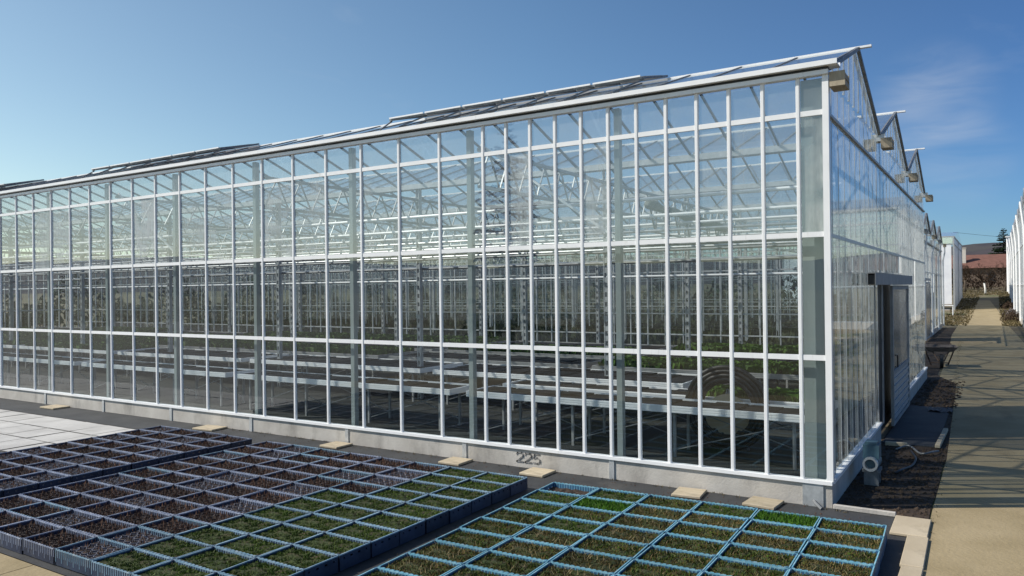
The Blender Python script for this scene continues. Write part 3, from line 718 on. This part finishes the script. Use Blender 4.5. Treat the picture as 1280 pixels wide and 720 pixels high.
b.add(vs, [(j*nx+i, j*nx+i+1, (j+1)*nx+i+1, (j+1)*nx+i) for j in range(5) for i in range(nx-1)])
tag(b.build('plastic_sheet', M['shrub']), 'crumpled grey plastic sheet on the soil beyond the door', 'plastic sheet')
def clods(n, x0, x1, y0, y1, s0, s1, seed):
    rn = random.Random(seed); b = MB()
    for _ in range(n):
        x = rn.uniform(x0,x1); y = rn.uniform(y0,y1); s = rn.uniform(s0,s1); r = [s*rn.uniform(.6,1.3) for _ in range(6)]
        b.add([(x-r[0],y,0),(x+r[1],y,0),(x,y-r[2],0),(x,y+r[3],0),(x,y,r[4]*.7)], [(0,2,4),(2,1,4),(1,3,4),(3,0,4)])
    return b
tag(clods(900,.06,.95,.05,4.0,.008,.035,2).build('soil_clods', M['soil']), 'dark clods of soil scattered along the gable wall', 'soil', None, 'stuff')
tag(clods(500,.1,.9,8.5,13.5,.01,.05,5).build('soil_clods', M['soil']), 'dark soil heaped beyond the sliding door', 'soil', None, 'stuff')
tag(clods(420,-11,.6,-.9,-.04,.004,.014,18).build('peat_crumbs', M['peat_dry']), 'crumbs of brown peat spilled on the black cloth by the wall', 'peat crumbs', None, 'stuff')
tag(clods(260,.75,2.2,-4,6,.003,.009,8).build('path_grit', M['soil']), 'small grit and crumbs of soil on the tan path', 'grit', None, 'stuff')

b = MB(); rnw = random.Random(77)
for _ in range(420):
    side = rnw.random(); y = rnw.uniform(-2.5, 30); x = (.97 if y < 3.3 else .97-(y-3.3)*.027)+rnw.gauss(0,.035)
    if side < .3: x = rnw.uniform(-10.5, .5); y = rnw.uniform(-.14,-.03)
    elif side < .42: x = rnw.uniform(-3.2,-2.95); y = rnw.uniform(-4.5,-1.0)
    for k in range(4):
        a = rnw.uniform(0,6.28); h = rnw.uniform(.008,.03); l = h*rnw.uniform(.5,1.5); w_ = .004
        dx, dy = math.cos(a), math.sin(a); X = x+rnw.gauss(0,.012); Y = y+rnw.gauss(0,.012)
        b.add([(X-dy*w_,Y+dx*w_,0),(X+dy*w_,Y-dx*w_,0),(X+dx*l,Y+dy*l,h+.004)], [(0,1,2)])
tag(b.build('weeds', M['grass']), 'tiny weeds and straw along the path edge and wall foot', 'weeds', None, 'stuff')
# ------------------------------------------------------------------ beyond: film house, right greenhouse, house, trees, hills
g3 = empty('film_greenhouse', (-1.39, 66, .25), 0, 'greenhouse with white plastic film end wall beyond the rear block', 'greenhouse')
W3 = 14.; D3 = 18.; Z3 = 6.3
b = MB()
for p in ((0,0),(0,D3),(-W3,0),(-W3,D3),(0,D3/2)): b.box(p[0]-.06,p[0]+.06,p[1]-.06,p[1]+.06,0,Z3)
b.box(-W3,0,-.05,.05,Z3-.06,Z3+.04); b.box(-W3,0,-.05,.05,5.62,5.70); b.box(-.05,.05,0,D3,Z3-.06,Z3+.04); b.box(-.05,.05,0,D3,5.62,5.70)
b.build('frame', M['galv'], g3)
MB().box(-W3,-.17,-.02,.0,.55,5.61).build('film_wall', M['film'], g3)
MB().box(-W3,-.07,-.01,.0,5.71,Z3-.07).build('glass_wall', M['glass_gable'], g3)
MB().box(-.01,.0,.07,D3-.07,.1,Z3-.07).build('film_side', M['film'], g3)
MB().box(-W3-.1,.05,-.08,D3,-.6,.09).build('base_wall', M['concrete'], g3)
b = MB(); b.add([(-W3,0,Z3+.05),(.06,0,Z3+.05),(.06,D3,Z3+.05),(-W3,D3,Z3+.05),(-W3,D3/2,Z3+.9),(.06,D3/2,Z3+.9)], [(0,1,5,4),(4,5,2,3),(1,2,5),(0,4,3)]); b.build('roof', M['glass_roof'], g3)
t = empty('table', (-1.75, 60, .08), 0, 'low white table outside the white film greenhouse', 'table')
MB().box(-.6,.55,-.4,.4,.72,.78).build('tabletop', M['white_alu'], t)
for sx in (-.55,.5):
    for sy in (-.34,.34): MB().box(sx-.03,sx+.03,sy-.03,sy+.03,0,.719).build('leg', M['white_alu'], t)
rg = empty('greenhouse', (2.95, 38, 0), 0, 'tall glass greenhouse along the right side of the path', 'greenhouse')
ZG = 6.6; NG = 13; YG = NG*4.6; XG = 16
b = MB()
for i in range(int(YG/.77)+1): b.box(-.035,.02,i*.77-.02,i*.77+.02,0,ZG)
for z in (.4,2.4,4.7,ZG): b.box(-.05,.03,0,YG,z-.04,z+.04)
wf = b.build('side_frame', M['alu'], rg); MB().quad((0,0,.4),(0,YG,.4),(0,YG,ZG),(0,0,ZG)).build('side_glass', M['glass_gable'], wf)
b = MB()
for i in range(int(XG/.77)+1): b.box(i*.77-.02,i*.77+.02,-.035,.02,0,ZG)
for z in (.4,2.4,4.7,5.9,ZG): b.box(0,XG,-.05,.03,z-.04,z+.04)
ff = b.build('front_frame', M['alu'], rg); MB().quad((0,0,.4),(XG,0,.4),(XG,0,ZG),(0,0,ZG)).build('front_glass', M['glass_gable'], ff)
b = MB()
for i in range(0,int(XG/.77)+1,2): b.box(i*.77-.02,i*.77+.02,YG-.02,YG+.03,0,ZG)
rf = b.build('rear_frame', M['alu'], rg); MB().quad((0,YG,.4),(XG,YG,.4),(XG,YG,ZG),(0,YG,ZG)).build('rear_glass', M['glass_gable'], rf)
MB().box(-.06,.1,-.06,YG,-.4,.38).box(.11,XG,-.06,.1,-.4,.38).build('concrete_base', M['concrete'], rg)
for g in range(NG):
    y0 = g*4.6; ym = y0+2.3; y1 = y0+4.6
    s = MB().quad((0,y0,ZG+.05),(XG,y0,ZG+.05),(XG,ym,ZG+.95),(0,ym,ZG+.95)).quad((0,ym,ZG+.95),(XG,ym,ZG+.95),(XG,y1,ZG+.05),(0,y1,ZG+.05)).add([(0,y0+.1,ZG+.05),(0,y1-.1,ZG+.05),(0,ym,ZG+.92)],[(0,1,2)]).build('roof_bay', M['glass_roof'], rg)
    MB().beam((-.03,y0,ZG+.06),(-.03,ym,ZG+.97),.06,.06).beam((-.03,y1,ZG+.06),(-.03,ym,ZG+.97),.06,.06).box(-.1,XG,y0-.12,y0+.12,ZG+.05,ZG+.17).build('roof_frame', M['alu'], s)
    for k in range(4):
        MB().box(.3+k*4-.06,.3+k*4+.06,y0+.2,y0+.32,0,ZG).build('column', M['galv'], rg)
    if g % 2 == 0: MB().tube([(-.25,y0-.1,ZG+.05),(-.22,y0-.1,ZG-.3),(-.12,y0-.1,ZG-1.2),(-.09,y0-.1,ZG-2.4),(-.09,y0-.1,.2)], .06, 8).build('downpipe', M['white_alu'], rg)
MB().tube([(-.12,YG+.2,0),(-.12,YG+.2,8.0)], .12, 10).box(-.35,.12,YG-.05,YG+.4,7.9,8.05).build('chimney_post', M['white_alu'], rg)
# red-roofed house
hs = empty('house', (0, 112, 2.1), 0, 'long low house with a red tiled roof at the end of the path', 'house')
b = MB(); b.box(-18,16,-.0,8,-1,2.6); b.build('wall', M['house_wall'], hs)
b = MB(); b.add([(-18.4,-.5,2.55),(16.4,-.5,2.55),(16.4,4,4.5),(-18.4,4,4.5),(-18.4,8.5,2.55),(16.4,8.5,2.55)], [(0,1,2,3),(3,2,5,4),(0,3,4),(1,5,2)]); rf = b.build('roof', M['rooftile'], hs)
MB().box(-2.4,-1.8,1.2,1.8,3.2,5.3).box(-2.45,-1.75,1.15,1.85,5.301,5.42).build('chimney', M['plaster'], rf)
for x in (-9,-4,.5,5): MB().box(x,x+1.1,-.03,.02,.6,1.9).build('window', M['black'], hs)
# bare trees, hedge
def bare_tree(name, x, y, h, seed, label, lime=0, twigs=1., lean=.0, spread=1.):
    rn = random.Random(seed); r = empty(name, (x, y, zt(x,y)), 0, label, 'tree'); tb = MB(); cb = MB()
    h1 = h*.34; tw_ = 1.9; tb.tube([(0,0,-.1),(lean*.3,0,h1*.45),(lean,.03,h1)], .1, 8, True, [h*.034,h*.026,h*.024]); k0 = h*.024
    trunk = tb.build('trunk', M['lime'] if lime else M['bark'], r, True)
    def br(p, d, l, rad, lev):
        pts = [p]; q = p; dd = d
        for i in range(3):
            dd = (dd+Vector((rn.gauss(0,.18),rn.gauss(0,.18),rn.gauss(.06,.12)))).normalized(); q = q+dd*l/3; pts.append(q)
        rr0 = max(rad, .012); cb.tube(pts, rr0, 5 if lev < 2 else 3, False, [rr0*(1-.2*i) for i in range(4)])
        if lev < 4:
            for k in range(3 if lev else 4):
                t = rn.choice(pts[1:]); a = rn.uniform(0,6.28); sp = .75
                nd = (dd+Vector((math.cos(a)*sp*spread,math.sin(a)*sp*spread,rn.uniform(-.1,.4)))).normalized()
                br(t, nd, l*rn.uniform(.55,.8), rad*.55, lev+1)
    for k in range(4):
        a = k*1.57+rn.uniform(-.4,.4)
        br(Vector((lean,.03,h1-.02)), Vector((math.cos(a)*.7*spread,math.sin(a)*.7*spread,.8)).normalized(), h*.3, k0*.7, 0)
    cb.build('crown', M['twig'], r)
    return r
bare_tree('fruit_tree', .62, 94, 3.6, 3, 'small bare fruit tree with a white limewashed trunk at the path end', 1, lean=-.12, spread=1.3)
bare_tree('bare_tree', -1.5, 98, 4.2, 5, 'leafless tree left of the white-trunked tree before the red roof', spread=1.2)
bare_tree('bare_tree', 2.6, 100, 3.6, 9, 'leafless tree right of the white-trunked tree before the red roof', spread=1.2)
bare_tree('bare_tree', -4.8, 102, 4.6, 12, 'leafless tree partly hidden behind the white film greenhouse')
def twig_mass(name, x0, x1, y0, y1, h, n, mat, label, cat, seed, tw=.05, base=0):
    rn = random.Random(seed); b = MB()
    for _ in range(n):
        x = rn.uniform(x0,x1); y = rn.uniform(y0,y1); z = zt(x,y)+h*rn.random()**.8*(.7+.3*math.sin(x*1.3+y)); a = rn.uniform(0,6.28); l = rn.uniform(.1,.35)*max(.4,h/3)
        d = Vector((math.cos(a)*.6,math.sin(a)*.6,rn.uniform(.2,1.2)))*l; s = Vector((-math.sin(a),math.cos(a),0))*tw*rn.uniform(.5,1.3)
        p = Vector((x,y,z)); b.add([p-s,p+s,p+d+s*.3,p+d-s*.3], [(0,1,2,3)])
    return tag(b.build(name, M[mat]), label, cat, None, 'thing' if name == 'hedge' else None)
twig_mass('hedge', -12, 9, 103, 107, 2.6, 5200, 'twig', 'dark brown leafless hedge across the end of the path below the red roof', 'hedge', 1, .09)
twig_mass('hedge', -48, -4, 44.2, 46.5, 3.6, 9000, 'needle', 'dark evergreen hedge behind the rear greenhouse, seen through its glass', 'hedge', 2, .14)
twig_mass('hedge', -46.5, -44, -2, 43, 3.6, 9000, 'needle', 'dark evergreen hedge beyond the far end of the greenhouses, seen through glass', 'hedge', 3, .14)
for yy in (15.2, 19.8, 24.4, 29.0, 33.6, 38.2):
    pb = plant_bed(3.4, 38, .7, 26, int(yy)).build('crop_bed', M['crop']); pb.location = (-40.5, yy, .0)
    tag(pb, f'knee-high dim crop growing in bed inside rear greenhouse, {ordn[int((yy-15.2)/4.6+.5)]} from the front', 'crop', 'crop beds in the rear greenhouse', 'stuff')
for i, (x, y, s, lab) in enumerate([(2.55,52,.75,'rounded dark shrub at the right path edge nearest the viewer'),(2.6,60,.6,'grey clipped shrub at the right path edge, second of three'),(2.5,68,.7,'dark brown shrub at the right path edge before the tall post')]):
    rn = random.Random(20+i); b = MB()
    for _ in range(700):
        a = rn.uniform(0,6.28); e = rn.uniform(0,1.5); rr = s*rn.uniform(.55,1)*(1+.15*math.sin(3*a)); p = Vector((rr*math.cos(e)*math.cos(a), rr*math.cos(e)*math.sin(a)*1.3, rr*math.sin(e)*.85)); q = Vector((rn.gauss(0,1),rn.gauss(0,1),rn.gauss(0,1))).normalized()*.06; q2 = q.cross(p).normalized()*.03
        b.add([p-q2,p+q2,p+q+q2,p+q-q2], [(0,1,2,3)])
    o = b.build('shrub', M['shrub'] if i == 1 else M['twig']); o.location = (x,y,zt(x,y)); tag(o, lab, 'shrub', 'shrubs along the right path edge')
b = MB(); rn = random.Random(31)
for _ in range(5200):
    if rn.random() < .5: x, y = rn.uniform(-1.7,.1)-.0, rn.uniform(43.5,92)
    else: x, y = rn.uniform(1.9,2.85), rn.uniform(44,95)
    if rn.random() < .3: y = rn.uniform(90,102); x = rn.uniform(-5,3.5)
    a = rn.uniform(0,6.28); s = rn.uniform(.04,.09); h = rn.uniform(.03,.16)
    z = zt(x,y)-.012; dx, dy = math.cos(a)*s, math.sin(a)*s
    b.add([(x-dx,y-dy,z),(x+dx,y+dy,z),(x+rn.gauss(0,.08),y,z+h)], [(0,1,2)])
tag(b.build('rough_grass', M['grass']), 'rough winter grass along both edges of the far path', 'grass', None, 'stuff')
# conifers
def conifer(x, y, h, rad, seed, label, z0=None, dens=1., group=None, droop=.25):
    rn = random.Random(seed); r = empty('conifer', (x, y, zt(x,y) if z0 is None else z0), 0, label, 'tree', group)
    MB().tube([(0,0,-.2),(0,0,h*.5),(0,0,h*.97)], .1, 8, True, [h*.022,h*.014,h*.003]).build('trunk', M['bark'], r, True)
    b = MB(); nl = int(26*dens)
    for i in range(nl):
        t = (i+rn.random()*.6)/nl; z = h*(.1+.88*t); L = rad*(1-t)**.8*rn.uniform(.7,1.12)+.05*rad
        for k in range(6):
            a = rn.uniform(0,6.28); d = Vector((math.cos(a),math.sin(a),-droop*(1-t)))
            sd = Vector((-math.sin(a),math.cos(a),0)); m = max(4, int(9*L/rad)+3)
            for j in range(m):
                u = (j+1)/m; p = Vector((0,0,z))+d*L*u+Vector((0,0,.12*L*u*u))
                for s in (-1,1,0):
                    e = (sd*s*(.24*L*(1.05-u*.6))*rn.uniform(.6,1.2)+d*L*.16+Vector((0,0,rn.uniform(-.1,.05)*L))); wv = e.cross(Vector((rn.gauss(0,.4),rn.gauss(0,.4),1))).normalized()*.05*rad*rn.uniform(.6,1.3)
                    b.add([p-wv,p+wv,p+e+wv*.4,p+e-wv*.4], [(0,1,2,3)])
    b.build('crown', M['needle'], r)
    return r
conifer(2.7, 128, 8.8, 2.7, 4, 'dark conifer rising behind the red roof by the right greenhouse', 2.2, 1.9)
conifer(-15.8, -18.4, 10.2, 2.0, 6, 'spruce behind the viewer, mirrored in the greenhouse glass', 0, 1.3)
# hills, far houses
def ridge_h(a):
    s = 34 + 10*noise.noise(Vector((math.cos(a)*2.2, math.sin(a)*2.2, 1.5))) + 5*noise.noise(Vector((math.cos(a)*7, math.sin(a)*7, 4)))
    return s + 9*math.exp(-((a-math.pi/2+.02)/.12)**2)
b = MB(); na = 360; rr_ = [620, 700, 780, 850, 1000]; prof = [0, .35, .75, 1, .8]
for i in range(na):
    a = 2*math.pi*i/na
    for r, p in zip(rr_, prof): b.v.append((r*math.cos(a), r*math.sin(a), ridge_h(a)*p + 1.2*noise.noise(Vector((r*.02*math.cos(a)*3, r*.02*math.sin(a)*3, 0))) - (2 if p == 0 else 0)))
k = len(rr_)
for i in range(na):
    for j in range(k-1):
        b.f.append((i*k+j, ((i+1)%na)*k+j, ((i+1)%na)*k+j+1, i*k+j+1)); b.m.append(0)
tag(b.build('hills', M['hill'], None, True), kind='structure')
for (x, y, z, w, lab) in [(-21.5,640,20,4.5,'tiny white house far off on the hill, left one'),(-6.0,640,17.5,9,'long white building far off on the hill, right one')]:
    h_ = empty('far_house', (x, y, z-4), 0, lab, 'house')
    MB().box(-w/2,w/2,0,6,-6,4).build('wall', M['lime'], h_)
    MB().add([(-w/2-.3,-.3,4),(w/2+.3,-.3,4),(w/2+.3,3,6),(-w/2-.3,3,6),(-w/2-.3,6.3,4),(w/2+.3,6.3,4)], [(0,1,2,3),(3,2,5,4),(0,3,4),(1,5,2)]).build('roof', M['rooftile'], h_)
# overhead wire beyond
wr = MB(); wr.tube([(-1.4+ (14*i/12), 66+2*i, 6.9-.35*math.sin(math.pi*i/12)) for i in range(13)], .012, 6); tag(wr.build('overhead_wire', M['black']), 'thin overhead wire crossing the sky beyond the path', 'wire')

# ------------------------------------------------------------------ light and sky
SA, SE = 31., 41.                                        # shadows run this many degrees from the long wall; sun height
sdir = Vector((math.cos(R(SA))*math.cos(R(SE)), math.sin(R(SA))*math.cos(R(SE)), -math.sin(R(SE))))
sl = bpy.data.lights.new('sun', 'SUN'); sl.energy = 4.9; sl.angle = R(.53); sl.color = (1, .935, .835)
so = bpy.data.objects.new('sun', sl); C.objects.link(so); so.rotation_euler = sdir.to_track_quat('-Z', 'Y').to_euler(); so.location = (-20,-10,30)
w = bpy.data.worlds.new('World'); bpy.context.scene.world = w; w.use_nodes = True
nt = w.node_tree; nt.nodes.clear(); L = nt.links.new
out = nt.nodes.new('ShaderNodeOutputWorld'); bg = nt.nodes.new('ShaderNodeBackground'); bg.inputs[1].default_value = .12
sky = nt.nodes.new('ShaderNodeTexSky'); sky.sky_type = 'NISHITA'; sky.sun_disc = False; sky.sun_elevation = R(SE)
to = -sdir; sky.sun_rotation = math.atan2(to.x, to.y); sky.altitude = 200; sky.air_density = 1.0; sky.dust_density = .35; sky.ozone_density = 2.2
tc = nt.nodes.new('ShaderNodeTexCoord'); mp = nt.nodes.new('ShaderNodeMapping'); mp.inputs['Scale'].default_value = (1.2, 1.2, 4.5); mp.inputs['Rotation'].default_value = (0, .25, .4)
L(tc.outputs['Generated'], mp.inputs[0])
n1 = N(nt, 'ShaderNodeTexNoise', Scale=2.6, Detail=9, Roughness=.55, Distortion=.4); L(mp.outputs[0], n1.inputs['Vector'])
r1 = ramp(nt, [(.62, (0,0,0)), (.88, (.2,.2,.2))]); L(n1.outputs['Fac'], r1.inputs[0])
wsum = r1.outputs[0]
mpc = nt.nodes.new('ShaderNodeMapping'); mpc.inputs['Scale'].default_value = (4, 4, 16); mpc.inputs['Rotation'].default_value = (.1, .35, 0); L(tc.outputs['Generated'], mpc.inputs[0])
nc = N(nt, 'ShaderNodeTexNoise', Scale=2.2, Detail=8, Roughness=.5, Distortion=.6); L(mpc.outputs[0], nc.inputs['Vector'])
rc = ramp(nt, [(.36, (0,0,0)), (.68, (1,1,1))]); L(nc.outputs['Fac'], rc.inputs[0])
for px_, py_, k0, amp in ((1165,126,.9972,.26), (1205,198,.998,.18), (1130,148,.9985,.14)):
    dv = (fw + r2*((px_-640)/F) - u2*((py_-360)/F)).normalized()
    dd_ = N(nt, 'ShaderNodeVectorMath', operation='DOT_PRODUCT'); L(tc.outputs['Generated'], dd_.inputs[0]); dd_.inputs[1].default_value = dv
    m1 = N(nt, 'ShaderNodeMapRange', interpolation_type='SMOOTHSTEP'); m1.inputs[1].default_value = k0; m1.inputs[2].default_value = 1.0; m1.inputs[4].default_value = amp; L(dd_.outputs['Value'], m1.inputs[0])
    m2 = N(nt, 'ShaderNodeMath', operation='MULTIPLY'); L(m1.outputs[0], m2.inputs[0]); L(rc.outputs[0], m2.inputs[1])
    m3 = N(nt, 'ShaderNodeMath', operation='ADD'); L(wsum, m3.inputs[0]); L(m2.outputs[0], m3.inputs[1]); wsum = m3.outputs[0]
mx = N(nt, 'ShaderNodeMix', data_type='RGBA'); L(wsum, mx.inputs[0]); mx.inputs[7].default_value = (4.3,4.8,5.6,1)
# the clear sky is paler towards the sun's side and deeper away from it
dt = N(nt, 'ShaderNodeVectorMath', operation='DOT_PRODUCT'); L(tc.outputs['Generated'], dt.inputs[0]); hz = Vector((to.x, to.y, 0)).normalized(); dt.inputs[1].default_value = hz
mr = N(nt, 'ShaderNodeMapRange'); mr.inputs[1].default_value = -.6; mr.inputs[2].default_value = .6; L(dt.outputs['Value'], mr.inputs[0])
r3 = ramp(nt, [(0, (.31,.50,.75)), (.5, (.72,.88,.95)), (1, (1.15,1.13,.98))]); L(mr.outputs[0], r3.inputs[0])
mu = N(nt, 'ShaderNodeMix', data_type='RGBA', blend_type='MULTIPLY'); mu.inputs[0].default_value = 1; L(sky.outputs[0], mu.inputs[6]); L(r3.outputs[0], mu.inputs[7])
L(mu.outputs[2], mx.inputs[6])
L(mx.outputs[2], bg.inputs[0]); L(bg.outputs[0], out.inputs[0])
sc = bpy.context.scene
sc.view_settings.view_transform = 'Standard'; sc.view_settings.look = 'None'; sc.view_settings.exposure = .08; sc.view_settings.gamma = 1; sc.view_settings.use_curve_mapping = False
sc.cycles.transparent_max_bounces = 40; sc.cycles.max_bounces = 8; sc.cycles.use_denoising = True
